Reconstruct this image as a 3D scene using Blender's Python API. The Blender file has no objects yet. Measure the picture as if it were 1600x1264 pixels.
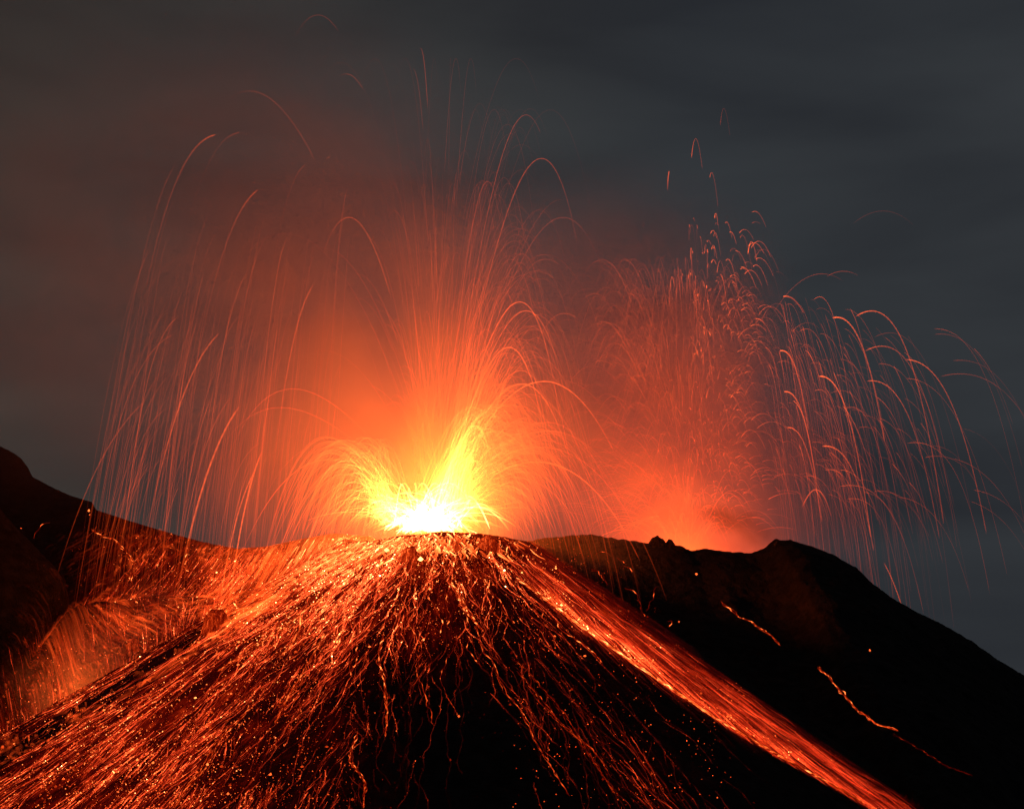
import bpy, math, random
import numpy as np
from mathutils import Vector, Matrix

rng = np.random.default_rng(7)
random.seed(7)
sc = bpy.context.scene
col = sc.collection
R = math.radians

# ------------------------------------------------------------------ camera
PITCH = R(12.5)
HFOV = R(40.0)
FPX = 800.0 / math.tan(HFOV / 2)          # focal length in photo pixels (1600 x 1264)
cam_d = bpy.data.cameras.new('camera')
cam_d.sensor_fit = 'HORIZONTAL'
cam_d.angle = HFOV
cam_d.clip_start = 0.5
cam_d.clip_end = 20000
cam = bpy.data.objects.new('camera', cam_d)
cam.location = (0, 0, 0)
cam.rotation_euler = (R(90) + PITCH, 0, 0)
col.objects.link(cam)
sc.camera = cam

# ------------------------------------------------------------------ world: night sky with thin drifting cloud
world = bpy.data.worlds.new('World')
sc.world = world
world.use_nodes = True
wn, wl = world.node_tree.nodes, world.node_tree.links
wn.clear()
w_out = wn.new('ShaderNodeOutputWorld')
w_bg = wn.new('ShaderNodeBackground')
w_tc = wn.new('ShaderNodeTexCoord')
w_map = wn.new('ShaderNodeMapping')
w_map.inputs['Rotation'].default_value = (R(8), R(35), R(20))
w_map.inputs['Scale'].default_value = (1.3, 1.0, 5.5)
w_n1 = wn.new('ShaderNodeTexNoise')
w_n1.inputs['Scale'].default_value = 2.3
w_n1.inputs['Detail'].default_value = 4
w_n1.inputs['Roughness'].default_value = 0.45
w_n1.inputs['Distortion'].default_value = 0.3
w_r = wn.new('ShaderNodeValToRGB')
w_r.color_ramp.elements[0].position = 0.34
w_r.color_ramp.elements[0].color = (0.0215, 0.0238, 0.0275, 1)
w_r.color_ramp.elements[1].position = 0.68
w_r.color_ramp.elements[1].color = (0.036, 0.040, 0.043, 1)
wl.new(w_tc.outputs['Generated'], w_map.inputs['Vector'])
wl.new(w_map.outputs['Vector'], w_n1.inputs['Vector'])
wl.new(w_n1.outputs['Fac'], w_r.inputs['Fac'])
w_sep = wn.new('ShaderNodeSeparateXYZ'); wl.new(w_tc.outputs['Generated'], w_sep.inputs[0])
w_mr = wn.new('ShaderNodeMapRange'); w_mr.inputs['From Min'].default_value = -0.36; w_mr.inputs['From Max'].default_value = 0.12
wl.new(w_sep.outputs['X'], w_mr.inputs['Value'])
w_tint = wn.new('ShaderNodeMix'); w_tint.data_type = 'RGBA'
w_tint.inputs[6].default_value = (1.32, 1.08, 0.86, 1); w_tint.inputs[7].default_value = (0.93, 0.95, 1.0, 1)
wl.new(w_mr.outputs[0], w_tint.inputs[0])
w_mul = wn.new('ShaderNodeMix'); w_mul.data_type = 'RGBA'; w_mul.blend_type = 'MULTIPLY'; w_mul.inputs[0].default_value = 1
wl.new(w_r.outputs['Color'], w_mul.inputs[6]); wl.new(w_tint.outputs[2], w_mul.inputs[7])
wl.new(w_mul.outputs[2], w_bg.inputs['Color'])
w_bg.inputs['Strength'].default_value = 1.0
wl.new(w_bg.outputs['Background'], w_out.inputs['Surface'])

# faint moonlight
moon = bpy.data.lights.new('moon', 'SUN')
moon.energy = 0.02
moon.angle = R(0.5)
moon.color = (0.8, 0.9, 1.0)
mo = bpy.data.objects.new('moon', moon)
mo.rotation_euler = (R(50), 0, R(-60))
col.objects.link(mo)

# ------------------------------------------------------------------ render settings
sc.view_settings.view_transform = 'Standard'
sc.view_settings.look = 'None'
sc.view_settings.exposure = 0
sc.view_settings.gamma = 1
cy = sc.cycles
cy.max_bounces = 4
cy.diffuse_bounces = 0
cy.glossy_bounces = 0
cy.volume_bounces = 0
cy.transmission_bounces = 0
cy.transparent_max_bounces = 160
cy.use_denoising = True
cy.volume_step_rate = 1.0
cy.volume_max_steps = 48
cy.adaptive_threshold = 0.04
cy.adaptive_min_samples = 12
cy.use_light_tree = False


# ------------------------------------------------------------------ image <-> world helpers
CP, SP = math.cos(PITCH), math.sin(PITCH)


def P(px, py, Y):
    """world point seen at photo pixel (px, py) at distance Y ahead (arrays allowed)"""
    x = (np.asarray(px, float) - 800) / FPX
    u = (632 - np.asarray(py, float)) / FPX
    dy = CP - u * SP
    dz = SP + u * CP
    t = np.asarray(Y, float) / dy
    return np.stack(np.broadcast_arrays(x * t, dy * t, dz * t), -1)


def proj(p):
    f = p[..., 1] * CP + p[..., 2] * SP
    u = -p[..., 1] * SP + p[..., 2] * CP
    return 800 + FPX * p[..., 0] / f, 632 - FPX * u / f


# value noise -------------------------------------------------------
_tab = rng.random((256, 256))


def vnoise(x, y):
    xi = np.floor(x).astype(int); yi = np.floor(y).astype(int)
    fx = x - xi; fy = y - yi
    fx = fx * fx * (3 - 2 * fx); fy = fy * fy * (3 - 2 * fy)
    a = _tab[xi & 255, yi & 255]; b = _tab[(xi + 1) & 255, yi & 255]
    c = _tab[xi & 255, (yi + 1) & 255]; d = _tab[(xi + 1) & 255, (yi + 1) & 255]
    return (a * (1 - fx) + b * fx) * (1 - fy) + (c * (1 - fx) + d * fx) * fy


def fbm(x, y, o=4):
    s = 0; a = 0.5
    for k in range(o):
        s = s + a * (vnoise(x * 2 ** k + 17.3 * k, y * 2 ** k + 9.1 * k) - 0.5)
        a *= 0.5
    return s


def sstep(a, b, x):
    t = np.clip((x - a) / (b - a), 0, 1)
    return t * t * (3 - 2 * t)


# ------------------------------------------------------------------ terrain height function
VENT = P(684, 812, 500)                    # main vent
VX, VY = float(VENT[0]), 500.0
ZR = float(P(690, 845, 500)[2])            # rim height
VENTB = P(1085, 900, 705)                  # second vent behind the right ridge

left_crest = [(-420, 560, 760), (-200, 620, 740), (-60, 672, 720), (0, 697, 705), (20, 706, 702), (40, 722, 698), (46, 742, 695), (80, 760, 690),
              (110, 774, 684), (143, 784, 678), (150, 796, 672), (200, 813, 660), (250, 828, 645), (310, 845, 625), (370, 857, 605),
              (420, 853, 585), (470, 842, 565), (520, 833, 545), (580, 838, 535), (650, 870, 530)]
right_crest = [(700, 860, 560), (800, 848, 575), (880, 838, 590), (925, 835, 600), (980, 845, 610), (1015, 849, 615), (1060, 853, 620), (1080, 860, 622),
               (1110, 858, 624), (1150, 864, 626), (1175, 865, 627), (1195, 855, 626), (1212, 843, 622), (1235, 844, 620),
               (1265, 853, 620), (1300, 866, 620), (1335, 886, 620), (1365, 915, 620), (1385, 930, 620), (1430, 955, 620),
               (1480, 980, 620), (1520, 1005, 620), (1560, 1032, 620), (1600, 1056, 620), (1700, 1120, 620), (1900, 1250, 620)]
spur_crest = [(-420, 420, 560), (-200, 620, 560), (-60, 740, 560), (0, 793, 560), (30, 828, 560), (60, 858, 560), (85, 884, 560),
              (98, 905, 560), (106, 935, 560), (112, 990, 558), (122, 1060, 556), (140, 1160, 554), (170, 1300, 552)]


bank_crest = [(-300, 1330, 515), (-50, 1130, 515), (0, 1085, 520), (40, 1040, 527), (80, 985, 535), (107, 948, 545), (150, 932, 560),
              (220, 926, 572), (300, 930, 580), (360, 940, 575)]


def crest_tables(c):
    c = np.array(c, float)
    p = P(c[:, 0], c[:, 1], c[:, 2])
    i = np.argsort(p[:, 0])
    return p[i, 0], c[i, 2], p[i, 2]


LC, RC, SCR, BC = [crest_tables(c_) for c_ in (left_crest, right_crest, spur_crest, bank_crest)]


def ridge(x, y, T, sf, sb, round_=3.0):
    yc = np.interp(x, T[0], T[1]); zc = np.interp(x, T[0], T[2])
    d = y - yc
    f = np.where(d < 0, sf * (-d), sb * d)
    zc = zc - 1.2 * np.maximum(x - T[0][-1], 0) - (0.9 * np.maximum(T[0][0] - x, 0) if T[0][0] > -100 else 0)
    return zc - f * (np.abs(d) / (np.abs(d) + round_))


def cone_h(x, y):
    dx = x - VX; dy = y - VY
    r = np.hypot(dx, dy) + 1e-6
    th = np.arctan2(dx, -dy)              # 0 faces the camera, +90 right
    r0 = 35.0 + 3 * np.sin(2 * th + 0.6)
    sl = 0.635 + 0.035 * np.sin(th)
    rim = ZR + 2.2 * np.sin(th * 3 + 1) * 0.5 - 2.8 * np.cos(th)
    out = rim - sl * (r - r0) + 0.0
    inn = rim - 5.5 * (1 - (r / r0) ** 2)
    z = np.where(r > r0, out, inn)
    g = sstep(28, 80, r)
    z = z + g * (2.6 * fbm(th * 9 + 31, r * 0.012) + 1.1 * fbm(th * 26 + 3, r * 0.03 + 5)) + 1.5 * fbm(x * 0.12, y * 0.12)
    return z


def terrain_h(x, y):
    x = np.asarray(x, float); y = np.asarray(y, float)
    n = fbm(x * 0.05 + 5, y * 0.05 + 3, 5)
    n2 = fbm(x * 0.35 + 50, y * 0.35 + 13, 3)
    c = cone_h(x, y) + 0.6 * n2
    l = ridge(x, y, LC, 0.95, 0.7) + 0.4 * n2 + n * 7 * sstep(0, 25, np.abs(y - np.interp(x, LC[0], LC[1])))
    rr = ridge(x, y, RC, 0.52, 0.8, 5) + 1.6 * n2 + .9 * fbm(x * .9, y * .9, 2) + n * 7 * sstep(0, 25, np.abs(y - np.interp(x, RC[0], RC[1])))
    s = ridge(x, y, SCR, 0.9, 0.9) + 0.4 * n2 + n * 3
    b = ridge(x, y, BC, 1.8, 0.6, 8) + 0.5 * n2 + n * 6 - 1
    return np.maximum(np.maximum(np.maximum(c, l), np.maximum(rr, s)), b)


def raycast(px, py, y0=330.0, y1=760.0, n=260):
    """first hit of the view rays with the terrain; returns points and a hit mask"""
    px = np.asarray(px, float); py = np.asarray(py, float)
    lo = np.full(px.shape, y0); hi = np.full(px.shape, y1); hit = np.zeros(px.shape, bool)
    prev = lo.copy()
    for k in range(1, n + 1):
        Y = y0 + (y1 - y0) * k / n
        q = P(px, py, Y)
        below = (q[:, 2] < terrain_h(q[:, 0], q[:, 1])) & ~hit
        lo[below] = prev[below]; hi[below] = Y; hit |= below
        prev[:] = Y
        if hit.all(): break
    for _ in range(9):
        m = (lo + hi) / 2
        q = P(px, py, m)
        b = q[:, 2] < terrain_h(q[:, 0], q[:, 1])
        hi = np.where(b, m, hi); lo = np.where(b, lo, m)
    return P(px, py, hi), hit


# ------------------------------------------------------------------ how hot the ground is, over the slope
hy = np.array([780, 830, 860, 920, 980, 1040, 1100, 1160, 1220, 1290.])
hx = np.arange(0, 1601, 100.)
HG = np.array([
    # 0   100  200  300  400  500  600  700  800  900 1000 1100 ...
    [0.0, 0.2, 0.5, 1.0, 3.0, 5.0, 8.0, 9.0, 6.0, 2.0, 0.0, 0, 0, 0, 0, 0, 0],
    [0.0, 0.3, 1.6, 2.0, 4.0, 6.0, 8.5, 7.5, 5.0, 1.5, 0.0, 0, 0, 0, 0, 0, 0],
    [0.0, 0.4, 2.4, 3.0, 5.0, 8.0, 8.5, 5.0, 4.5, 2.0, 0.4, 0, 0, 0, 0, 0, 0],
    [0.0, 0.3, 2.6, 3.2, 6.5, 6.0, 3.5, 3.6, 2.6, 2.0, 0.6, 0, 0, 0, 0, 0, 0],
    [0.0, 1.0, 3.4, 4.0, 5.0, 4.6, 3.0, 2.2, 1.2, 2.0, 1.0, 0, 0, 0, 0, 0, 0],
    [0.3, 3.0, 3.2, 4.0, 3.9, 2.9, 1.1, 0.7, 0.8, 0.5, 1.0, 0, 0, 0, 0, 0, 0],
    [1.6, 3.6, 3.6, 3.6, 3.1, 1.7, 0.6, 0.3, 0.4, 0.6, 0.5, 0, 0, 0, 0, 0, 0],
    [2.4, 3.4, 3.7, 3.4, 2.4, 1.6, 0.6, 0.1, 0.2, 0.5, 0.7, 0.2, 0, 0, 0, 0, 0],
    [2.8, 3.5, 3.6, 3.1, 2.2, 1.4, 0.5, 0.0, 0.1, 0.4, 0.7, 0.4, 0, 0, 0, 0, 0],
    [2.8, 3.4, 3.4, 2.9, 2.0, 1.3, 0.5, 0.0, 0.1, 0.35, 0.7, 0.4, 0.1, 0, 0, 0, 0]])


def bilin(px, py):
    px = np.clip(px, 0, 1599.9); py = np.clip(py, hy[0], hy[-1] - .01)
    j = np.clip(np.searchsorted(hy, py, side='right') - 1, 0, len(hy) - 2)
    i = (px // 100).astype(int)
    fy = (py - hy[j]) / (hy[j + 1] - hy[j]); fx = px / 100 - i
    return (HG[j, i] * (1 - fx) + HG[j, i + 1] * fx) * (1 - fy) + (HG[j + 1, i] * (1 - fx) + HG[j + 1, i + 1] * fx) * fy


BL = np.array([(800, 893), (860, 940), (900, 972), (1000, 1042), (1119, 1123), (1210, 1178), (1294, 1224), (1360, 1262), (1450, 1312)])
BU = np.array([(770, 838), (820, 850), (860, 874), (900, 903), (1031, 990), (1206, 1108), (1403, 1241), (1500, 1300)])


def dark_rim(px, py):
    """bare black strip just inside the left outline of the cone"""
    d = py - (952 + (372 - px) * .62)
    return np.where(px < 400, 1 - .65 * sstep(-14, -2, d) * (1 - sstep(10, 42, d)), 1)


def band(px, py):
    """0 outside the right-hand lava band; 0..1 across it from its lower (bright) to its upper edge"""
    yl = np.interp(px, BL[:, 0], BL[:, 1], left=1e9); yu = np.interp(px, BU[:, 0], BU[:, 1], left=1e9)
    return (yl - py) / np.maximum(yl - yu, 1)


def heat(px, py):
    h = bilin(px, py)
    b = band(px, py)
    inb = (b > -0.05) & (b < 1.05) & (px > 800)
    far = 1 - 0.62 * sstep(980, 1420, px)
    b = b + .35 * (vnoise(px / 33, py / 200) - .5)
    hb = (1.9 + 4.6 * np.exp(-((b - 0.12) / 0.13) ** 2) + 1.3 * np.exp(-((b - 0.62) / 0.1) ** 2)) * far * sstep(800, 850, px) * (.55 + .8 * vnoise(px / 26 + 9, py / 26)) * (1 + .5 * (1 - sstep(860, 1040, px)))
    return np.where(inb, np.maximum(h, hb), h)


# ------------------------------------------------------------------ mesh + material helpers
def tag(o, label=None, cat=None, group=None, kind=None):
    if label: o['label'] = label
    if cat: o['category'] = cat
    if group: o['group'] = group
    if kind: o['kind'] = kind
    return o


def np_mesh(name, verts, faces, mat, attrs=None, smooth=False, parent=None):
    verts = np.ascontiguousarray(verts, np.float32); faces = np.ascontiguousarray(faces, np.int32)
    me = bpy.data.meshes.new(name)
    k = faces.shape[1]
    me.vertices.add(len(verts)); me.vertices.foreach_set('co', verts.ravel())
    me.loops.add(faces.size); me.loops.foreach_set('vertex_index', faces.ravel())
    me.polygons.add(len(faces)); me.polygons.foreach_set('loop_start', np.arange(0, faces.size, k, dtype=np.int32))
    me.polygons.foreach_set('use_smooth', np.full(len(faces), smooth))
    me.update(calc_edges=True)
    for an, (ty, data) in (attrs or {}).items():
        a = me.attributes.new(an, ty, 'POINT')
        a.data.foreach_set({'FLOAT': 'value', 'FLOAT_VECTOR': 'vector', 'FLOAT_COLOR': 'color'}[ty], np.ascontiguousarray(data, np.float32).ravel())
    me.materials.append(mat)
    o = bpy.data.objects.new(name, me)
    col.objects.link(o)
    if parent is not None: o.parent = parent
    return o


def hot_rgb(g):
    """colour of molten rock, dull red through orange and yellow to white, for emitted strength g"""
    g = np.maximum(np.asarray(g, float), 0)
    return np.stack([g, 0.095 * g ** 1.6, 0.014 * g ** 1.9, np.ones_like(g)], -1)


def spark_rgb(g):
    """thin airborne sparks and soft streaks: many of them lie over one another"""
    g = np.maximum(np.asarray(g, float), 0)
    return np.stack([g, 0.125 * g ** 1.15, 0.018 * g ** 1.2 + 0.02 * np.maximum(g - .8, 0) ** 1.5, np.ones_like(g)], -1)


def slope_rgb(g):
    """thin threads of lava on the ground, redder than the airborne sparks"""
    g = np.maximum(np.asarray(g, float), 0)
    return np.stack([g, 0.095 * g ** 1.25, 0.022 * g ** 1.25, np.ones_like(g)], -1)


def emissive(name, see_through, k=1.0):
    m = bpy.data.materials.new(name); m.use_nodes = True
    n, l = m.node_tree.nodes, m.node_tree.links
    n.clear()
    out = n.new('ShaderNodeOutputMaterial')
    at = n.new('ShaderNodeAttribute'); at.attribute_name = 'glow'
    em = n.new('ShaderNodeEmission'); em.inputs['Strength'].default_value = k
    l.new(at.outputs['Color'], em.inputs['Color'])
    if see_through:
        tr = n.new('ShaderNodeBsdfTransparent'); ad = n.new('ShaderNodeAddShader')
        l.new(em.outputs[0], ad.inputs[0]); l.new(tr.outputs[0], ad.inputs[1]); l.new(ad.outputs[0], out.inputs['Surface'])
    else:
        l.new(em.outputs[0], out.inputs['Surface'])
    m.cycles.emission_sampling = 'NONE'
    return m


M_SPARK = emissive('hot_cinder_glow', True)
M_LAVA = emissive('molten_lava', False)


def rock_material(name, emit_attr=True, base=0.010):
    m = bpy.data.materials.new(name); m.use_nodes = True
    n, l = m.node_tree.nodes, m.node_tree.links
    n.clear()
    out = n.new('ShaderNodeOutputMaterial')
    pr = n.new('ShaderNodeBsdfPrincipled'); pr.inputs['Roughness'].default_value = 0.95
    pr.inputs['Specular IOR Level'].default_value = 0.1
    tc = n.new('ShaderNodeTexCoord')
    n1 = n.new('ShaderNodeTexNoise'); n1.inputs['Scale'].default_value = 0.25; n1.inputs['Detail'].default_value = 8
    cr = n.new('ShaderNodeValToRGB')
    cr.color_ramp.elements[0].position = 0.35; cr.color_ramp.elements[0].color = (base * .5, base * .46, base * .44, 1)
    cr.color_ramp.elements[1].position = 0.7; cr.color_ramp.elements[1].color = (base * 1.6, base * 1.4, base * 1.3, 1)
    l.new(tc.outputs['Object'], n1.inputs['Vector']); l.new(n1.outputs['Fac'], cr.inputs['Fac']); l.new(cr.outputs['Color'], pr.inputs['Base Color'])
    n2 = n.new('ShaderNodeTexNoise'); n2.inputs['Scale'].default_value = 0.9; n2.inputs['Detail'].default_value = 6
    l.new(tc.outputs['Object'], n2.inputs['Vector'])
    bp = n.new('ShaderNodeBump'); bp.inputs['Strength'].default_value = 0.8; bp.inputs['Distance'].default_value = 0.9
    l.new(n2.outputs['Fac'], bp.inputs['Height']); l.new(bp.outputs['Normal'], pr.inputs['Normal'])
    if not emit_attr:
        l.new(pr.outputs[0], out.inputs['Surface'])
        return m
    ah = n.new('ShaderNodeAttribute'); ah.attribute_name = 'ember_and_light'
    af = n.new('ShaderNodeAttribute'); af.attribute_name = 'flow'

    def math_(op, a, b=None, clamp=False):
        q = n.new('ShaderNodeMath'); q.operation = op; q.use_clamp = clamp
        for i, v in enumerate((a, b)):
            if v is None: continue
            if isinstance(v, (int, float)): q.inputs[i].default_value = v
            else: l.new(v, q.inputs[i])
        return q.outputs[0]

    def noise(scale, vec, det, rough=0.6, dist=0.0, mapscale=(1, 1, 1)):
        mp = n.new('ShaderNodeMapping'); mp.inputs['Scale'].default_value = mapscale; l.new(vec, mp.inputs['Vector'])
        q = n.new('ShaderNodeTexNoise'); q.inputs['Scale'].default_value = scale; q.inputs['Detail'].default_value = det
        q.inputs['Roughness'].default_value = rough; q.inputs['Distortion'].default_value = dist
        l.new(mp.outputs[0], q.inputs['Vector'])
        return q.outputs['Fac']
    # fine streaks running downhill, broken up by clumps, and small embers
    st = noise(1.0, af.outputs['Vector'], 5, 0.7, 0.5, (1.1, 0.13, 1))
    cl = noise(0.16, af.outputs['Vector'], 3, 0.6, 0.6, (1, 0.45, 1))
    eb = noise(1.6, tc.outputs['Object'], 2, 0.6)
    st2 = math_('POWER', math_('MULTIPLY', math_('SUBTRACT', st, 0.36), 3.6, True), 2.4)
    cl2 = math_('POWER', math_('MULTIPLY', math_('SUBTRACT', cl, 0.33), 3.2, True), 1.5)
    eb2 = math_('POWER', math_('MULTIPLY', math_('SUBTRACT', eb, 0.52), 4.0, True), 2.0)
    body = math_('MULTIPLY', st2, math_('ADD', math_('MULTIPLY', cl2, 1.0), 0.12))
    tot = math_('ADD', math_('ADD', body, math_('MULTIPLY', eb2, 0.7)), math_('ADD', math_('MULTIPLY', cl2, .14), .05))  # last terms: even emission painting soft orange light over the rock
    g = math_('MULTIPLY', tot, ah.outputs['Fac'])
    gg = math_('MULTIPLY', math_('POWER', math_('MAXIMUM', g, 0.0001), 1.6), 0.095)
    gb = math_('MULTIPLY', math_('POWER', math_('MAXIMUM', g, 0.0001), 1.9), 0.014)
    cc = n.new('ShaderNodeCombineColor')
    l.new(g, cc.inputs[0]); l.new(gg, cc.inputs[1]); l.new(gb, cc.inputs[2])
    l.new(cc.outputs[0], pr.inputs['Emission Color']); pr.inputs['Emission Strength'].default_value = 1.0
    l.new(pr.outputs[0], out.inputs['Surface'])
    m.cycles.emission_sampling = 'NONE'
    return m


M_ROCK = rock_material('black_volcanic_rock')
M_ROCK_COLD = rock_material('cold_black_rock', False)

# ------------------------------------------------------------------ ground: volcano, sea, the hill under the camera
xs = np.concatenate([np.arange(-420, -215, 4.0), np.arange(-215, 250, 0.75), np.arange(250, 460, 4.0)])
ys = np.concatenate([np.arange(150, 330, 6.0), np.arange(330, 400, 1.5), np.arange(400, 735, 0.8), np.arange(735, 1010, 6.0)])
GX, GY = np.meshgrid(xs, ys)
GZ = terrain_h(GX, GY)
GZ = np.maximum(GZ, -165.0)
V = np.stack([GX, GY, GZ], -1).reshape(-1, 3)
nx, ny = len(xs), len(ys)
idx = np.arange(nx * ny).reshape(ny, nx)
F = np.stack([idx[:-1, :-1], idx[:-1, 1:], idx[1:, 1:], idx[1:, :-1]], -1).reshape(-1, 4)
vpx, vpy = proj(V)
dxc, dyc = V[:, 0] - VX, V[:, 1] - VY
rc = np.hypot(dxc, dyc); thc = np.arctan2(dxc, -dyc)
oncone = np.abs(cone_h(V[:, 0], V[:, 1]) - V[:, 2]) < 2.0
flow = np.where(oncone[:, None], np.stack([thc * 62, rc, 0 * rc], -1), np.stack([(V[:, 0] - 1.3 * (V[:, 1] - 600)) * .7 + 400, (V[:, 1] + .6 * V[:, 0]) * 1.3, 0 * rc], -1))
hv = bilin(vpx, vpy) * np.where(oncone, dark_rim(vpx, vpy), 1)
bd = band(vpx, vpy)
hv = hv * np.where((vpx > 770), 1 - sstep(.9, 1.25, bd), 1)
hv = np.where((vpx < -60) | (V[:, 1] > VY + 260), 0, hv) ** 2 / 9.0
hv = hv * np.where(oncone, 0.15, 0.27) * (1 + 1.3 * np.exp(-((vpx - 500) / 150) ** 2 - ((vpy - 868) / 42) ** 2))  # extra emission stands in for orange light bathing the saddle and left bowl
inb = (bd > -.1) & (bd < 1.2) & (vpx > 800)
hv = np.where(inb, np.maximum(hv, .5 * heat(vpx, vpy) / 5), hv)
hv = hv * (0.25 + 1.5 * (fbm(flow[:, 0] * 0.08 + 7, flow[:, 1] * 0.03, 3) + 0.5))
volcano = np_mesh('volcano_slope', V, F, M_ROCK, {'ember_and_light': ('FLOAT', hv), 'flow': ('FLOAT_VECTOR', flow)}, smooth=True)
volcano['kind'] = 'structure'

# sea far below
m_sea = bpy.data.materials.new('night_sea'); m_sea.use_nodes = True
b_ = m_sea.node_tree.nodes['Principled BSDF']
b_.inputs['Base Color'].default_value = (0.006, 0.009, 0.012, 1); b_.inputs['Roughness'].default_value = 0.35
sn = m_sea.node_tree.nodes.new('ShaderNodeTexNoise'); sn.inputs['Scale'].default_value = 0.08; sn.inputs['Detail'].default_value = 6
sb_ = m_sea.node_tree.nodes.new('ShaderNodeBump'); sb_.inputs['Distance'].default_value = 1.0
stc = m_sea.node_tree.nodes.new('ShaderNodeTexCoord')
m_sea.node_tree.links.new(stc.outputs['Object'], sn.inputs['Vector'])
m_sea.node_tree.links.new(sn.outputs['Fac'], sb_.inputs['Height']); m_sea.node_tree.links.new(sb_.outputs['Normal'], b_.inputs['Normal'])
sea = np_mesh('sea', [(-9000, -9000, -160), (9000, -9000, -160), (9000, 9000, -160), (-9000, 9000, -160)], [(0, 1, 2, 3)], m_sea)
sea['kind'] = 'structure'

# the knoll the camera stands on (below the frame)
ka = np.linspace(0, 2 * np.pi, 73)[:-1]; kr = np.array([0.0, 2, 5, 10, 20, 40, 70, 110, 170, 240])
KV = []
for r_ in kr:
    for a_ in ka:
        x_, y_ = r_ * math.cos(a_), r_ * math.sin(a_) * 0.8 - 4
        KV.append((x_, y_, -1.75 - 0.30 * r_ - 0.0018 * r_ * r_ + (2.0 * fbm(np.array(x_ * .1), np.array(y_ * .1)) if r_ > 8 else 0)))
KF = []
for i in range(len(kr) - 1):
    for j in range(72):
        KF.append((i * 72 + j, (i + 1) * 72 + j, (i + 1) * 72 + (j + 1) % 72, i * 72 + (j + 1) % 72))
knoll = np_mesh('hill', KV, KF, M_ROCK_COLD, smooth=True)
knoll['kind'] = 'structure'


# ------------------------------------------------------------------ tubes
def tubes(paths, radii, glows, sides=3, taper=True, rgb=hot_rgb):
    """paths (N, M, 3) with radii (N, M) and glow strengths (N, M) -> verts, faces, colours"""
    N, M, _ = paths.shape
    T = np.gradient(paths, axis=1)
    T /= np.linalg.norm(T, axis=2, keepdims=True) + 1e-9
    up = np.zeros_like(T); up[..., 1] = 1.0
    up[np.abs(T[..., 1]) > 0.95] = (1, 0, 0)
    A = np.cross(T, up); A /= np.linalg.norm(A, axis=2, keepdims=True) + 1e-9
    B = np.cross(T, A)
    rad = radii.copy()
    if taper:
        rad[:, 0] *= 0.15; rad[:, -1] *= 0.15
    rings = []
    for k in range(sides):
        a = 2 * np.pi * k / sides
        rings.append(paths + (A * math.cos(a) + B * math.sin(a)) * rad[..., None])
    V_ = np.stack(rings, 2)                                   # N M S 3
    base = np.arange(N * M * sides).reshape(N, M, sides)
    f = []
    for k in range(sides):
        k2 = (k + 1) % sides
        f.append(np.stack([base[:, :-1, k], base[:, :-1, k2], base[:, 1:, k2], base[:, 1:, k]], -1).reshape(-1, 4))
    C = np.repeat(rgb(glows)[:, :, None, :], sides, 2)
    return V_.reshape(-1, 3), np.concatenate(f), C.reshape(-1, 4)


def tube_obj(name, paths, radii, glows, mat, sides=3, rgb=None):
    v, f, c = tubes(paths, radii, glows, sides, True, rgb or (spark_rgb if mat is M_SPARK else hot_rgb))
    return np_mesh(name, v, f, mat, {'glow': ('FLOAT_COLOR', c)})


def beads_obj(name, pts, rad, g, mat, elong=1.0):
    """small faceted glowing blocks"""
    n = len(pts)
    o = np.array([(1, 0, 0), (-1, 0, 0), (0, 1, 0), (0, -1, 0), (0, 0, 1), (0, 0, -1)], float)
    f = np.array([(0, 2, 4), (2, 1, 4), (1, 3, 4), (3, 0, 4), (2, 0, 5), (1, 2, 5), (3, 1, 5), (0, 3, 5)])
    jit = 0.7 + 0.6 * rng.random((n, 6, 1))
    V_ = pts[:, None, :] + o[None] * rad[:, None, None] * jit
    F_ = (f[None] + (np.arange(n) * 6)[:, None, None]).reshape(-1, 3)
    C = np.repeat(hot_rgb(g)[:, None, :], 6, 1).reshape(-1, 4)
    return np_mesh(name, V_.reshape(-1, 3), F_, mat, {'glow': ('FLOAT_COLOR', C)})


# ------------------------------------------------------------------ airborne cinders: ballistic arcs
def arcs(V0, A, t0, t1, k, M=30, clip=True):
    """arc from V0 through apex A; t=1 at the apex. Returns points (N, M, 3) and t (N, M)."""
    N = len(A)
    t1 = t1.copy()
    if clip:
        # stop where the arc meets the ground
        ts = np.linspace(0, 1, 40)[None, :] * (t1 - 1)[:, None] + 1
        pts = arc_pts(V0, A, ts, k)
        under = pts[..., 2] < terrain_h(pts[..., 0], pts[..., 1]) + 0.2
        first = np.where(under.any(1), under.argmax(1), 39)
        t1 = np.minimum(t1, ts[np.arange(N), first])
    t = t0[:, None] + (t1 - t0)[:, None] * np.linspace(0, 1, M)[None, :]
    return arc_pts(V0, A, t, k), t


def arc_pts(V0, A, t, k):
    s = (1 - np.exp(-k[:, None] * t)) / (1 - np.exp(-k[:, None]))
    d = A - V0
    x = V0[:, None, 0] + d[:, None, 0] * s
    y = V0[:, None, 1] + d[:, None, 1] * s
    z = V0[:, None, 2] + d[:, None, 2] * (2 * t - t * t)
    return np.stack([x, y, z], -1)


def U(a, b, n): return a + (b - a) * rng.random(n)


def spray(name, label, cat, V0px, Yv, ax, ay, dep, t0, t1, k, g0, fade, r, mat=M_SPARK, M=30, vj=4.0, group=None):
    n = len(ax)
    V0 = P(V0px[0], V0px[1], Yv) + rng.normal(0, 1, (n, 3)) * np.array([vj, vj, 0.6])
    A = P(ax, ay, Yv + dep)
    pts, t = arcs(V0, A, t0, t1, k, M)
    u = np.linspace(0, 1, M)[None, :]
    wob = 1 + 0.35 * (vnoise(np.arange(n)[:, None] * 7.3 + 0 * u, u * 14 + 3) - 0.5) * 2
    g = g0[:, None] * fade(u, t) * wob
    return tag(tube_obj(name, pts, np.repeat(r[:, None], M, 1), g, mat), label, cat, group, 'stuff')


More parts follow.
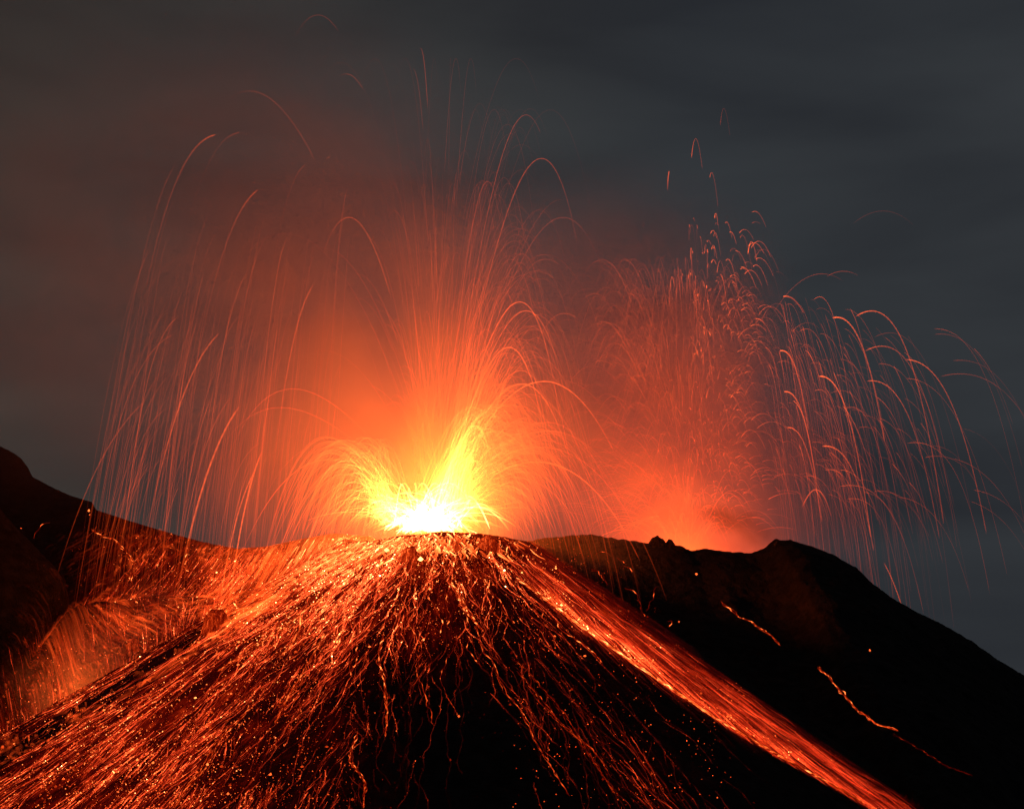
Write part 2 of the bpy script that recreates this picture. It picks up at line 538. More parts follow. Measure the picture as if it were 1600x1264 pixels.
def soft(u, t):   # fades in and out at its ends
    return sstep(0, 0.12, u) * (1 - 0.75 * sstep(0.55, 1.0, u))


def rise(u, t):   # hot where it leaves the vent, cooling along the flight
    return (1.6 * np.exp(-2.0 * u) + 0.28) * (1 - 0.6 * sstep(0.8, 1, u))


def head(u, t):   # bright where the trail begins, fading as it falls
    return sstep(0, 0.04, u) * (0.18 + 1.1 * np.exp(-4.2 * u))


VMx, VMy = 684, 812
# 1 tall vertical jets
n = 460
H = 40 + rng.gamma(1.8, 110, n); H = np.minimum(H, 720)
ax = VMx - 10 + rng.normal(0, 1, n) * (14 + 0.15 * H)
spray('vertical_lava_spray', 'fine straight sparks rising high above the white hot vent', 'lava spray', (VMx - 4, VMy), 500, ax, VMy - H, rng.normal(0, 12, n),
      U(0.0, 0.6, n), U(1.02, 1.35, n), U(.1, .4, n), 0.13 * np.exp(-H / 300) * U(.15, 2.8, n), rise, U(.09, .15, n))
# 2 right hand fan
n = 560
H = 50 + rng.gamma(1.8, 95, n); H = np.minimum(H, 640)
ax = VMx + 8 + U(30, 150, n) * (0.75 + 0.25 * sstep(50, 400, H)) + 0.03 * H
spray('right_lava_fan', 'curving orange sparks thrown up and over to the right of the main vent', 'lava spray', (VMx + 14, VMy - 4), 500, ax, VMy - H, rng.normal(0, 14, n),
      U(0.0, 0.15, n), U(1.2, 2.2, n), U(.2, .6, n), 0.22 * np.exp(-H / 240) * U(.2, 2.4, n), rise, U(.09, .16, n), M=36)
# 3 high left fall
n = 480
ay = 210 + 520 * rng.beta(1.7, 1.2, n)
ax = 575 - rng.gamma(3.0, 58, n) + rng.normal(0, 15, n)
ax = np.maximum(ax, 290)
spray('left_lava_fall', 'long faint red sparks falling steeply on to the left saddle', 'lava spray', (VMx - 20, VMy), 500, ax, ay, U(25, 125, n),
      U(1.02, 1.7, n), U(2.0, 2.6, n), U(.9, 1.5, n), 0.033 * U(.2, 2.2, n) * (1 + 1.6 * (rng.random(n) > .93)), soft, U(.10, .20, n), M=32)
# 4 low left fan
n = 420
H = U(12, 138, n) ** 1.0
ax = 628 - U(0.15, 1.0, n) * (45 + 0.55 * H) - 6
spray('low_left_lava_fan', 'yellow and orange sparks curling over low to the left of the vent', 'lava spray', (622, 822), 500, ax, 820 - H, rng.normal(0, 12, n),
      U(0, .1, n), U(1.7, 2.4, n), U(.1, .5, n), 0.85 * U(.2, 1.6, n) * np.exp(-H / 110), rise, U(.11, .2, n), M=36)
# 5 low right fan
n = 420
H = U(12, 150, n)
ax = 712 + U(0.2, 1.0, n) * (50 + 0.75 * H)
spray('low_right_lava_fan', 'orange sparks curling over low to the right of the vent', 'lava spray', (700, 808), 500, ax, 808 - H, rng.normal(0, 12, n),
      U(0, .1, n), U(1.6, 2.5, n), U(.2, .6, n), 0.34 * U(.2, 1.8, n) * np.exp(-H / 100), rise, U(.11, .2, n), M=36)
# 6 white-hot core
n = 330
H = np.minimum(6 + rng.gamma(2.0, 13, n), 75)
ax = 667 + np.clip(rng.normal(0, 42, n), -85, 85) * np.minimum(1, (H + 6) / 34)
spray('lava_fountain_core', 'dense yellow white molten spray boiling straight out of the vent', 'lava spray', (668, 830), 500, ax, 830 - H, rng.normal(0, 8, n),
      U(0, .05, n), U(1.1, 1.9, n), U(.1, .3, n), 2.2 * U(.3, 1.6, n), rise, U(.15, .42, n), mat=M_SPARK, M=20, vj=6)
# 7 yellow leaning column to the right
n = 260
H = U(40, 175, n)
ax = 690 + H * U(.18, .62, n)
spray('leaning_lava_jet', 'thick yellow jet of molten spray leaning right above the vent', 'lava spray', (684, 806), 500, ax, 806 - H, rng.normal(0, 7, n),
      U(0, .05, n), U(1.05, 1.7, n), U(.1, .3, n), 1.1 * U(.3, 1.6, n) * np.exp(-H / 130), rise, U(.15, .34, n), M=28)

# second vent behind the right ridge
VBx, VBy, YB = 1085, 900, 700
n = 950
ax = 1035 + rng.normal(0, 62, n); ay = 395 + 440 * rng.beta(1.4, 1.4, n)
ax = ax - 0.12 * (ay - 400) * 0.3
spray('second_vent_red_spray', 'dense tangle of small dull red arcs in the smoke of the second vent', 'lava spray', (VBx - 10, VBy), YB, ax, ay, rng.normal(0, 25, n),
      U(.55, .92, n), U(1.15, 1.6, n), U(.2, .5, n), 0.06 * U(.3, 2.2, n), soft, U(.12, .19, n), M=20)
n = 360
ax = 1135 + rng.normal(0, 40, n); ay = 340 + 480 * rng.beta(1.8, 1.2, n)
spray('second_vent_vertical_spray', 'narrow upright hooks of orange sparks above the right ridge', 'lava spray', (VBx + 25, VBy), YB, ax, ay, rng.normal(0, 20, n),
      U(.75, .96, n), U(1.06, 1.45, n), U(.1, .4, n), 0.2 * U(.15, 2.4, n), head, U(.13, .22, n), M=20)
n = 350
ax = 1185 + rng.gamma(2.0, 46, n); ay = 430 + 0.25 * (ax - 1190) + 330 * rng.beta(1.3, 1.3, n)
spray('second_vent_right_fall', 'pale orange sparks arching over and raining down behind the right ridge', 'lava spray', (VBx + 40, VBy), YB, ax, ay, rng.normal(10, 25, n),
      U(.86, 1.3, n), U(1.5, 2.2, n), U(.8, 1.4, n), 0.068 * U(.15, 2.2, n) * (1 + 1.5 * (rng.random(n) > .9)), head, U(.13, .22, n), M=32)
n = 110
ax = 1075 + rng.random(n) * 110; ay = 330 + 330 * rng.beta(1.2, 1.6, n)
spray('second_vent_hooks', 'small bright hooked sparks at the head of the second fountain', 'lava spray', (VBx + 20, VBy), YB, ax, ay, rng.normal(0, 20, n),
      U(.86, .97, n), U(1.06, 1.3, n), U(.1, .3, n), 0.42 * U(.2, 1.9, n), head, U(.14, .22, n), M=18)
n = 120
ax = 1070 + rng.normal(0, 40, n); ay = 835 - rng.gamma(1.5, 24, n)
spray('second_vent_low_spray', 'small orange sparks jumping just above the right rim', 'lava spray', (VBx - 10, 905), YB, ax, ay, rng.normal(0, 12, n),
      U(.3, .8, n), U(1.2, 1.7, n), U(.1, .4, n), 0.15 * U(.2, 1.8, n), soft, U(.12, .2, n), M=16)


# distinct single arcs: each one a thing of its own
def single(name, label, cat, ax, ay, t0, t1, g, r=.16, k=.5, vent='A', dep=0.0, mode='soft', v0=None, group=None, start=False):
    vx, vy, Yv = (VMx, VMy, 500) if vent == 'A' else (VBx, VBy, YB)
    if v0: vx, vy = v0
    if start:                               # (ax, ay) is where the visible streak begins, not its apex
        f0 = (1 - math.exp(-k * t0)) / (1 - math.exp(-k))
        ax = vx + (ax - vx) / f0; ay = vy - (vy - ay) / (2 * t0 - t0 * t0)
    V0 = P(np.array([float(vx)]), np.array([float(vy)]), Yv); A = P(np.array([float(ax)]), np.array([float(ay)]), Yv + dep)
    M = 72
    pts, t = arcs(V0, A, np.array([t0]), np.array([t1]), np.array([k]), M, clip=t1 > 1.4)
    u = np.linspace(0, 1, M)[None, :]
    fd = {'soft': soft, 'rise': rise, 'head': head}[mode]
    gl = .52 * g * fd(u, t) * (1 + 0.25 * np.sin(u * 150))
    o = pts[0, 0].copy()
    ob = tube_obj(name, pts - o, np.full((1, M), r), gl, M_SPARK, 5)
    ob.location = o
    return tag(ob, label, cat, group)


GA = 'single bright arcs of the main fountain'
GB = 'single bright arcs of the second fountain'
A_ = lambda lab, *a, **k: single('lava_arc', lab, 'lava arc', *a, group=GA, **k)
B_ = lambda lab, *a, **k: single('lava_arc', lab, 'lava arc', *a, vent='B', group=GB, **k)
A_('leftmost high arc, beaded orange at its top and fading down to the far left', 338, 211, 1.0, 1.62, .42, r=.24, k=.9, dep=30, mode='head')
A_('short pale arc just right of the highest left arc', 372, 208, .98, 1.45, .16, r=.2, k=.9, dep=30, mode='head')
A_('tall faint arc whose round top stands highest on the upper left', 385, 143, .55, 1.12, .13, r=.17, k=.5, dep=20)
A_('curved orange arc ending in a bright beaded tip left of centre', 404, 294, 1.08, 1.9, .36, r=.22, k=.7, dep=30, mode='head', start=True)
A_('narrow bright arc with a rounded top left of the tall jets', 545, 340, .45, 1.35, .30, r=.17, k=.4, mode='soft')
A_('thin steep streak below the rounded arc on the left', 484, 255, 1.05, 1.7, .16, r=.18, k=.9, dep=20, mode='head')
A_('very tall dotted hook near the top edge of the picture', 497, 24, .8, 1.22, .08, r=.16, k=.3, dep=0)
A_('highest straight jet with a bright point at its tip', 657, 76, .62, 1.03, .16, r=.15, k=.1)
A_('second highest straight jet left of the highest tip', 645, 108, .6, 1.02, .09, r=.14, k=.1)
A_('small hook far above the vent on the left of the jets', 541, 116, .8, 1.08, .12, r=.16, k=.2)
A_('tall arc bending right with a round top level with the highest left arc', 822, 180, .25, 1.22, .20, r=.16, k=.4, mode='soft')
A_('tall arc bending right whose loop tops out under the highest right arc', 846, 248, .15, 1.5, .28, r=.17, k=.45, mode='soft')
A_('arc right of centre with a narrow top between two taller loops', 762, 284, .1, 1.35, .2, r=.16, k=.4, mode='soft')
A_('wide arc reaching right toward the dark sky', 880, 340, .15, 1.5, .15, r=.15, k=.4, mode='soft')
A_('arc over the right fan with a dotted orange crown', 812, 472, .1, 1.75, .6, r=.2, k=.45, mode='soft')
A_('lower dotted arc nested under the orange crowned arc', 822, 486, .1, 1.7, .5, r=.18, k=.45, mode='soft')
A_('bright orange arc at middle height right of the vent', 795, 543, .1, 1.8, .8, r=.2, k=.4, mode='soft')
A_('long arc passing over the right fan and falling far out to the right ridge', 850, 596, .1, 1.72, .9, r=.2, k=.1, mode='soft')
A_('wide flat orange arc just under the long one', 815, 600, .1, 1.7, .8, r=.2, k=.3, mode='soft')
A_('bright tall yellow arc curling tightly right above the vent', 737, 648, .1, 1.7, 1.3, r=.22, k=.4, mode='soft')
A_('second yellow arc inside the tight curl above the vent', 742, 665, .1, 1.8, 1.6, r=.24, k=.4, mode='soft')
A_('low wide orange arc landing on the right shoulder of the cone', 838, 722, .1, 2.3, .8, r=.2, k=.2, mode='soft')
A_('wide orange arc curving left at middle height', 452, 608, .3, 1.7, .40, r=.18, k=.6, dep=20, mode='soft')
A_('flatter orange arc curving left just below the wide one', 432, 637, .35, 1.5, .34, r=.18, k=.6, dep=20, mode='soft')
A_('outermost low arc of the left fan', 512, 684, .1, 2.2, .7, r=.2, k=.4, v0=(628, 812), mode='soft')
A_('low yellow arc inside the left fan', 540, 720, .1, 2.1, 1.3, r=.22, k=.4, v0=(628, 812), mode='soft')
A_('thick orange streak falling on the left, its top like a brush', 375, 622, 1.35, 2.2, .6, r=.36, k=.6, dep=35, start=True)
A_('bright straight streak falling to the left rim, nearest the saddle', 408, 690, 1.5, 2.4, .8, r=.3, k=.9, dep=40, start=True)
A_('shorter bright streak left of the one nearest the saddle', 396, 722, 1.5, 2.4, .6, r=.26, k=.9, dep=40, start=True)
A_('long orange streak falling through the middle of the left rain', 492, 440, 1.15, 1.9, .32, r=.26, k=.8, dep=20, start=True)
A_('orange streak high in the left rain above the brush shaped one', 345, 512, 1.2, 2.0, .4, r=.26, k=.7, dep=35, start=True)
A_('steep streak at the far left side of the rain', 222, 612, 1.3, 2.1, .2, r=.22, k=.6, dep=60, start=True)
B_('tall narrow hook standing alone above the second fountain', 1087, 217, .78, 1.27, .55, r=.2, k=.2, mode='head', v0=(1068, 900))
B_('faintest and highest narrow hook over the second fountain', 1131, 170, .8, 1.25, .16, r=.18, k=.2, mode='head', v0=(1118, 900))
B_('narrow hook with a bright tip right of the lone tall hook', 1112, 270, .88, 1.3, .5, r=.18, k=.2, mode='head', v0=(1100, 900))
B_('short thick red stroke left of the tall hooks', 1046, 268, 1.0, 1.22, .6, r=.28, k=.3, mode='soft')
B_('small red curl at the upper edge of the second fountain', 1084, 341, .95, 1.1, .6, r=.2, k=.2, mode='head')
B_('bright loop at the head of the second fountain', 1107, 376, .93, 1.12, .8, r=.22, k=.2, mode='head')
B_('tight bright loop standing in dark sky right of the fountain head', 1174, 378, .8, 1.25, 1.1, r=.24, k=.12, mode='head', v0=(1160, 900))
B_('round bright arc crowning the red cloud', 1080, 388, .8, 1.12, .55, r=.22, k=.3, mode='soft')
B_('bright arc on the right edge of the red cloud', 1050, 433, .8, 1.35, .5, r=.22, k=-.3 if False else .3, mode='soft')
B_('thick hooked arc in dark sky between the two halves of the fountain', 1228, 463, .96, 1.25, .95, r=.32, k=.6, mode='head')
B_('faint round arc alone in the dark sky at far right', 1380, 330, .8, 1.2, .05, r=.2, k=.5, mode='soft')
B_('thin arc high over the right hand rain', 1318, 424, .86, 1.12, .2, r=.18, k=.5, mode='soft')
B_('large bright arc at the top of the right hand rain', 1362, 486, .85, 1.9, .8, r=.28, k=1.1, mode='head')
B_('bright double arc just left of the large one', 1308, 496, .94, 1.7, 1.1, r=.34, k=1.1, mode='head')
B_('bright hooked arc at the left edge of the right hand rain', 1222, 548, .95, 1.6, 1.3, r=.32, k=1.1, mode='head')
B_('arc stretching right below the large bright one', 1378, 541, .85, 1.7, .55, r=.24, k=1.1, mode='head')
B_('orange arc at the right with a sharp corner', 1415, 562, 1.0, 1.9, .75, r=.24, k=1.1, mode='head')
B_('bright arc in the middle of the right hand rain', 1282, 588, .97, 1.9, 1.2, r=.3, k=1.1, mode='head')
B_('orange arc to the right of the middle bright arc', 1362, 595, .95, 1.9, .6, r=.24, k=1.1, mode='head')
B_('bright hook low between the ridge and the rain', 1228, 612, .96, 1.7, 1.2, r=.3, k=1.1, mode='head')
B_('bright bent hook over the right end of the red cloud', 1110, 605, .75, 1.2, .75, r=.26, k=.3, mode='head')
B_('orange arc low in the right hand rain', 1290, 697, .95, 1.9, .9, r=.28, k=1.1, mode='head')
B_('small bright hook low at the left of the rain', 1232, 668, .97, 1.8, .9, r=.26, k=1.1, mode='head')
B_('wide round arc springing from behind the right summit', 1275, 765, .4, 1.7, .55, r=.24, k=.4, v0=(1235, 850), mode='soft')
B_('lone arc falling on to the right slope below the summit', 1376, 878, 1.5, 1.95, .35, r=.24, k=.6, mode='soft', v0=(1180, 1000), start=True)
B_('faint wide arc reaching the right edge of the picture', 1470, 522, .95, 1.75, .11, r=.22, k=1.1, mode='head')
B_('faint low arc nearest the right edge of the picture', 1500, 563, .95, 1.6, .12, r=.22, k=1.1, mode='head')


# ------------------------------------------------------------------ lava on the slopes
def downhill(p0, steps, ds, wander=0.5, seed=0):
    """paths flowing down the terrain from p0 (N,3)"""
    N = len(p0); x = p0[:, 0].copy(); y = p0[:, 1].copy()
    out = []
    w = rng.normal(0, 1, N) * wander
    for s in range(steps):
        out.append(np.stack([x, y, terrain_h(x, y)], -1))
        e = 2.5
        gx = (terrain_h(x + e, y) - terrain_h(x - e, y)); gy = (terrain_h(x, y + e) - terrain_h(x, y - e))
        m = np.hypot(gx, gy) + 1e-6
        dx, dy = -gx / m, -gy / m
        w = 0.82 * w + rng.normal(0, 1, N) * wander * 0.6
        x = x + ds * (dx - dy * w); y = y + ds * (dy + dx * w)
    return np.stack(out, 1)


def sample_seeds(n, dens, xr=(-20, 1600), yr=(820, 1290)):
    xs_, ys_ = [], []
    tot = 0
    while tot < n:
        a = U(xr[0], xr[1], n * 3); b = U(yr[0], yr[1], n * 3)
        keep = rng.random(n * 3) < dens(a, b)
        xs_.append(a[keep]); ys_.append(b[keep]); tot += keep.sum()
    px = np.concatenate(xs_)[:n]; py = np.concatenate(ys_)[:n]
    p, hit = raycast(px, py)
    return p[hit], px[hit], py[hit]


def path_glow(paths, k=1.0, lo=0.0):
    a, b = proj(paths)
    return np.maximum(heat(a, b), lo) * k


# (a) fine network of thin streams over the whole cone
def dotted(m, u, f, p=2.2):
    q = vnoise(np.arange(m)[:, None] * 3.17 + 0 * u, u * f)
    return 0.12 + 2.2 * q ** p


def rivulets(name, label, n, dens, M, ds, wander, k, f, r0, r1, xr=(-20, 1600), yr=(820, 1290), lo=0.0, tail=.6, grains=.8):
    sp, sx, sy = sample_seeds(n, dens, xr, yr)
    m = len(sp)
    pt = downhill(sp, M, ds, wander)
    u = np.linspace(0, 1, M)[None]
    gl = path_glow(pt, k, lo) * (rng.gamma(1.3, .8, m) + .1)[:, None] * dotted(m, u, f) * (1 - tail * u)
    rad = np.repeat(U(r0, r1, m)[:, None], M, 1) * (0.5 + 1.0 * vnoise(np.arange(m)[:, None] * 5.1 + 0 * u, u * f + 8)) * .8
    pt[..., 2] += 0.1
    tag(tube_obj(name, pt, rad * 1.15, gl * .40, M_SPARK, 3, slope_rgb), label, 'lava rivulets', None, 'stuff')
    # the molten grains strung along each thread
    nb = int(m * M * grains)
    i = rng.integers(0, m, nb); f_ = rng.random(nb) * (M - 1.01); k_ = f_.astype(int); f_ = (f_ - k_)[:, None]
    q = pt[i, k_] * (1 - f_) + pt[i, k_ + 1] * f_ + rng.normal(0, .16, (nb, 3)) * np.array([1, 1, .3])
    gb = .75 * gl[i, k_] * (rng.gamma(.8, 1.5, nb) + .15)
    tag(beads_obj(name + '_grains', q, U(.06, .15, nb) * (1 + (rng.random(nb) > .97)), gb, M_LAVA), 'glowing grains strung along the ' + label, 'embers', None, 'stuff')


nob = lambda a, b: np.where(band(a, b) * (a > 800) > 0.0, 0, 1)
rivulets('left_flank_rivulets', 'short straight glowing streaks packed on the left flank of the cone', 2600,
         lambda a, b: dark_rim(a, b) * nob(a, b) * np.clip(bilin(a, b) / 5, 0, 1) ** 1.3 * np.clip((680 - a) / 140, 0, 1) * np.clip(2.6 * vnoise((a + b * 1.3) / 30 + 4, (a - b) / 140 + 2) - .5, .03, 1) ** 1.6, 14, .6, .22, .24, 7, .05, .15, grains=1.0)
rivulets('front_rivulets', 'thin crooked rivulets below the front lip of the crater', 480,
         lambda a, b: nob(a, b) * np.clip(bilin(a, b) / 7, 0, 1) ** 1.2 * (a > 520) * (b > 850) * np.clip(2.8 * vnoise(a / 20 + 4, b / 120 + 2) - .7, .015, 1) ** 1.6, 22, .8, .26, .42, 10, .06, .17, xr=(520, 1180), grains=1.3)

# (b) longer wandering streams down the dark front
rivulets('winding_lava_rivulets', 'long crooked red rivulets winding down the dark front of the cone', 130,
         lambda a, b: np.clip(bilin(a, b) / 8, 0, 1) * (b < 1060) * (b > 865) * (a > 330) * (a < 880), 60, .95, .3, .2, 26, .08, .2, yr=(850, 1080), lo=.6, tail=.85)
rivulets('lower_right_threads', 'dim red threads spreading over the lower right front of the cone', 70,
         lambda a, b: (band(a, b) < -.6) * np.exp(-((a - (840 + (b - 1040) * .95)) / 60) ** 2) * (b > 1030), 34, .9, .25, .22, 18, .07, .16, xr=(740, 1150), yr=(1000, 1280), lo=.5, tail=.4)

# (c) the right hand band: long parallel streams
n = 850
b_r = rng.beta(1.1, 1.5, n); sxx = 790 + 640 * rng.random(n) ** 0.9
yl = np.interp(sxx, BL[:, 0], BL[:, 1]); yu = np.interp(sxx, BU[:, 0], BU[:, 1])
sp, hit = raycast(sxx, yl - b_r * (yl - yu))
sp = sp[hit]; br = b_r[hit]; m = len(sp)
L = 34
# follow the band: move in the image-independent direction of the channel's own line on the cone
x = sp[:, 0].copy(); y = sp[:, 1].copy(); out = []
w = rng.normal(0, .05, m)
th0 = np.arctan2(x - VX, -(y - VY))
for s in range(L):
    out.append(np.stack([x, y, terrain_h(x, y) + .12], -1))
    dx, dy = np.sin(th0), -np.cos(th0)
    w = .8 * w + rng.normal(0, .05, m)
    x = x + 1.5 * (dx - dy * w); y = y + 1.5 * (dy + dx * w)
pt = np.stack(out, 1)
u = np.linspace(0, 1, L)[None]
qx, qy = proj(pt); bb = band(qx, qy)
jb = bb + 1.1 * (vnoise(np.arange(m)[:, None] * 1.7 + 0 * qx, qx / 60) - .5)
inside = sstep(-0.12, 0.05, jb) * (1 - sstep(.9, 1.2, jb))
gl = heat(qx, qy) * .045 * (rng.gamma(1.3, .8, m) + .15)[:, None] * inside * dotted(m, u, 16, 1.8) * sstep(0, .1, u) * (1 - sstep(.8, 1, u) * .8)
rad = np.repeat(U(.05, .17, m)[:, None], L, 1) * (.3 + .7 * inside)
pt[..., 2] -= 1.5 * (1 - np.clip(inside * 3, 0, 1))
tag(tube_obj('right_lava_avalanche', pt, rad, gl * .8, M_SPARK, 3, slope_rgb), 'broad orange avalanche of parallel lava streams down the right flank', 'lava avalanche', None, 'stuff')
nb = 9000
i = rng.integers(0, m, nb); k_ = rng.integers(0, L, nb)
q = pt[i, k_] + rng.normal(0, .25, (nb, 3)) * np.array([1, 1, .3])
tag(beads_obj('avalanche_grains', q, U(.06, .15, nb), 2.4 * gl[i, k_] * (rng.gamma(.7, 1.6, nb) + .05), M_LAVA), 'glowing grains tumbling within the avalanche on the right flank', 'embers', None, 'stuff')

# (d) embers scattered everywhere on the hot ground
n = 15000
sp, sx, sy = sample_seeds(n, lambda a, b: dark_rim(a, b) * np.clip(heat(a, b) / 8.0, 0, 1) ** 1.2 * np.clip(2.2 * vnoise((a + b) / 22, (a - b) / 60) - .3, .1, 1))
g = heat(sx, sy) * .36 * rng.gamma(.9, .8, len(sp))
r = U(.07, .19, len(sp)) * (1 + 1.6 * (rng.random(len(sp)) > .96))
tag(beads_obj('embers', sp + np.array([0, 0, .1]), r, g, M_LAVA), 'countless small glowing embers strewn over the cone and the left bowl', 'embers', None, 'stuff')
n = 2600
sp, sx, sy = sample_seeds(n, lambda a, b: np.exp(-((a - 690) / 95) ** 2 - ((b - 880) / 38) ** 2), xr=(520, 860), yr=(830, 980))
tag(beads_obj('crater_lip_embers', sp + np.array([0, 0, .1]), U(.07, .2, len(sp)), .9 * rng.gamma(1.0, .9, len(sp)) * np.exp(-np.maximum(sy - 850, 0) / 50), M_LAVA), 'thick litter of glowing cinders on the near lip of the crater', 'embers', None, 'stuff')
# sparse pin-prick embers on the cold slopes
n = 260
sp, sx, sy = sample_seeds(n, lambda a, b: (a > 560) * (a < 1150) * np.where(b > 930, .6, 0) * (band(a, b) < 0), xr=(560, 1150), yr=(930, 1264))
tag(beads_obj('sparse_embers', sp + np.array([0, 0, .1]), U(.08, .2, len(sp)), U(.1, 1.6, len(sp)), M_LAVA), 'sparse pin prick embers on the dark lower front of the cone', 'embers', None, 'stuff')

# spatter plastered along the crater lip
n = 650
sp, sx, sy = sample_seeds(n, lambda a, b: np.exp(-((b - 846 - .06 * np.abs(a - 660)) / 13) ** 2) * np.exp(-((a - 640) / 105) ** 2), xr=(440, 860), yr=(826, 890))
pt = downhill(sp, 7, .55, .5); m = len(sp)
u = np.linspace(0, 1, 7)[None]
pt[..., 2] += .15
tag(tube_obj('crater_lip_spatter', pt, np.repeat(U(.1, .38, m)[:, None], 7, 1), (rng.gamma(1.4, 1.7, m) + .3)[:, None] * (1 - .6 * u), M_LAVA), 'yellow and orange spatter plastered along the lip of the crater', 'lava clots', None, 'stuff')

# (e) clumps of brighter lava near the top left
n = 420
sp, sx, sy = sample_seeds(n, lambda a, b: np.exp(-((b - (905 - (a - 440) * 0.36)) / 16) ** 2) * (a > 380) * (a < 640), xr=(380, 640), yr=(820, 960))
pt = downhill(sp, 7, .6, .3); m = len(sp)
u = np.linspace(0, 1, 7)[None]
gl = U(1.2, 5.5, m)[:, None] * sstep(380, 600, sx[:])[:, None] ** .5 * (1 - .6 * u)
pt[..., 2] += .15
tag(tube_obj('bright_lava_clots', pt, np.repeat(U(.12, .42, m)[:, None], 7, 1), gl, M_LAVA), 'yellow clots of fresh lava sliding down the upper left shoulder of the cone', 'lava clots', None, 'stuff')


def lava_path(name, label, cat, pts, r, g0, g1, jag=2.0, strands=1, spread=3.0, group=None, M=60, beads=0):
    """a single stream traced along the slope through the given points"""
    pts = np.array(pts, float)
    d = np.concatenate([[0], np.cumsum(np.hypot(*np.diff(pts, axis=0).T))])
    u = np.linspace(0, 1, M)
    P_, G_, R_ = [], [], []
    for s in range(strands):
        jx = (vnoise(u * d[-1] / 9 + s * 31 + pts[0, 0], u * 0 + s * 3.7 + 11) - .5) * 2 * jag + (vnoise(u * d[-1] / 3 + s * 11, u * 0 + s * 5.7) - .5) * 2.2
        jy = (vnoise(u * d[-1] / 9 + s * 17 + 5, u * 0 + pts[0, 1]) - .5) * 2 * jag * .5
        off = rng.normal(0, 1) * spread if s else 0
        px = np.interp(u * d[-1], d, pts[:, 0]) + jx + off * np.sin(u * np.pi) * .9
        py = np.interp(u * d[-1], d, pts[:, 1]) + jy + off * .4
        q, hit = raycast(px, py, n=200)
        if hit.sum() < 6: continue
        ok = hit & (np.abs(q[:, 1] - np.median(q[hit][:, 1])) < 90)
        qq = q[ok]
        ui = np.linspace(0, 1, M); uo = np.linspace(0, 1, len(qq))
        qq = np.stack([np.interp(ui, uo, qq[:, c]) for c in range(3)], -1)
        qq[:, 2] += .12
        P_.append(qq); G_.append((g0 + (g1 - g0) * u) * (.12 + 3.0 * vnoise(u * d[-1] / 3.2 + s * 5, u * 0 + 4) ** 3) * (1 if s == 0 else U(.3, 1, 1)[0]))
        R_.append(.45 * r * (.6 + .8 * vnoise(u * 30 + s * 9, u * 0 + 7)) * (1 if s == 0 else .7))
    P_, G_, R_ = np.array(P_), np.array(G_), np.array(R_)
    o = P_[0, 0].copy()
    ob = tube_obj(name, P_ - o, R_, G_, M_LAVA, 5)
    ob.location = o
    return tag(ob, label, cat, group)


GR = 'lava streams on the cone and slopes'
L_ = lambda lab, pts, r, g0, g1, **k: lava_path('lava_stream', lab, 'lava stream', pts, r, g0, g1, group=GR, **k)
L_('bright orange lava channel running the whole length of the right flank', [(808, 905), (860, 943), (900, 973), (1000, 1043), (1060, 1083), (1119, 1123), (1210, 1177), (1294, 1223), (1350, 1256)], .55, 3.4, 1.0, jag=1.5, strands=7, spread=3.5, M=110)
L_('beaded red stream crossing the dark right hill below the smoke wisp', [(1126, 942), (1145, 955), (1160, 966), (1175, 972), (1190, 984), (1200, 990), (1207, 994), (1219, 1010)], .3, 1.6, .8, strands=3, jag=3.0)
L_('long red stream on the lower right hill', [(1278, 1044), (1292, 1054), (1310, 1075), (1325, 1092), (1338, 1108), (1352, 1118), (1370, 1132), (1402, 1142)], .3, 1.5, .9, strands=4, jag=3.0)
L_('dim thread continuing below the long stream on the lower right hill', [(1395, 1148), (1420, 1160), (1445, 1175), (1480, 1198), (1520, 1212)], .2, .25, .1, strands=2)
L_('left prong of the forked stream on the right hill', [(978, 918), (990, 923), (998, 935), (1001, 950), (1005, 963)], .28, 1.2, .5, jag=2.5)
L_('right prong of the forked stream on the right hill', [(1026, 917), (1020, 932), (1014, 945), (1009, 955)], .28, .8, .5, jag=2)
L_('crooked stream down the middle front ending in a yellowish stub', [(628, 935), (632, 955), (640, 970), (648, 990), (655, 1003), (660, 1018), (650, 1040), (652, 1060), (662, 1075), (667, 1100), (674, 1115), (676, 1132)], .24, .9, .5, strands=1)
L_('branch with a glowing knot joining the crooked middle stream', [(671, 990), (662, 998), (658, 1008), (655, 1014)], .32, 1.5, 1.5, strands=2)
L_('thin stream right of the crooked middle stream curving back left', [(724, 985), (708, 1010), (694, 1040), (688, 1065), (698, 1090), (708, 1105), (716, 1119)], .2, .7, .5)
L_('stream from the top centre ending in a bright red knot', [(660, 925), (672, 938), (684, 958), (692, 975), (688, 990)], .26, 1.3, 1.6)
L_('short zigzag stream below the top centre', [(694, 920), (698, 938), (700, 952), (705, 962), (698, 975), (702, 985)], .24, 1.3, .9)
L_('broad bright stream descending right of the centre', [(700, 905), (712, 922), (722, 940), (730, 956), (740, 970), (755, 985)], .42, 2.6, 1.4, strands=5, spread=3)
L_('left fork below the broad bright stream', [(726, 955), (731, 975), (735, 995), (730, 1012), (740, 1030), (752, 1042)], .24, 1.2, .8)
L_('right fork below the broad bright stream, very long', [(745, 975), (748, 1000), (757, 1022), (770, 1033), (778, 1055), (790, 1085), (812, 1105), (825, 1130), (835, 1155), (850, 1180), (868, 1210), (890, 1245)], .24, 1.1, .35, strands=2, spread=2)
L_('stream leaving the right of the crater rim and ending in a bright bead', [(742, 850), (746, 868), (756, 880), (768, 892)], .3, 2.4, 2.0)
L_('wavering stream from the right rim over the dark upper slope', [(722, 868), (727, 885), (740, 895), (755, 905), (762, 920), (770, 935), (767, 955), (780, 968), (790, 980)], .24, 1.7, .5)
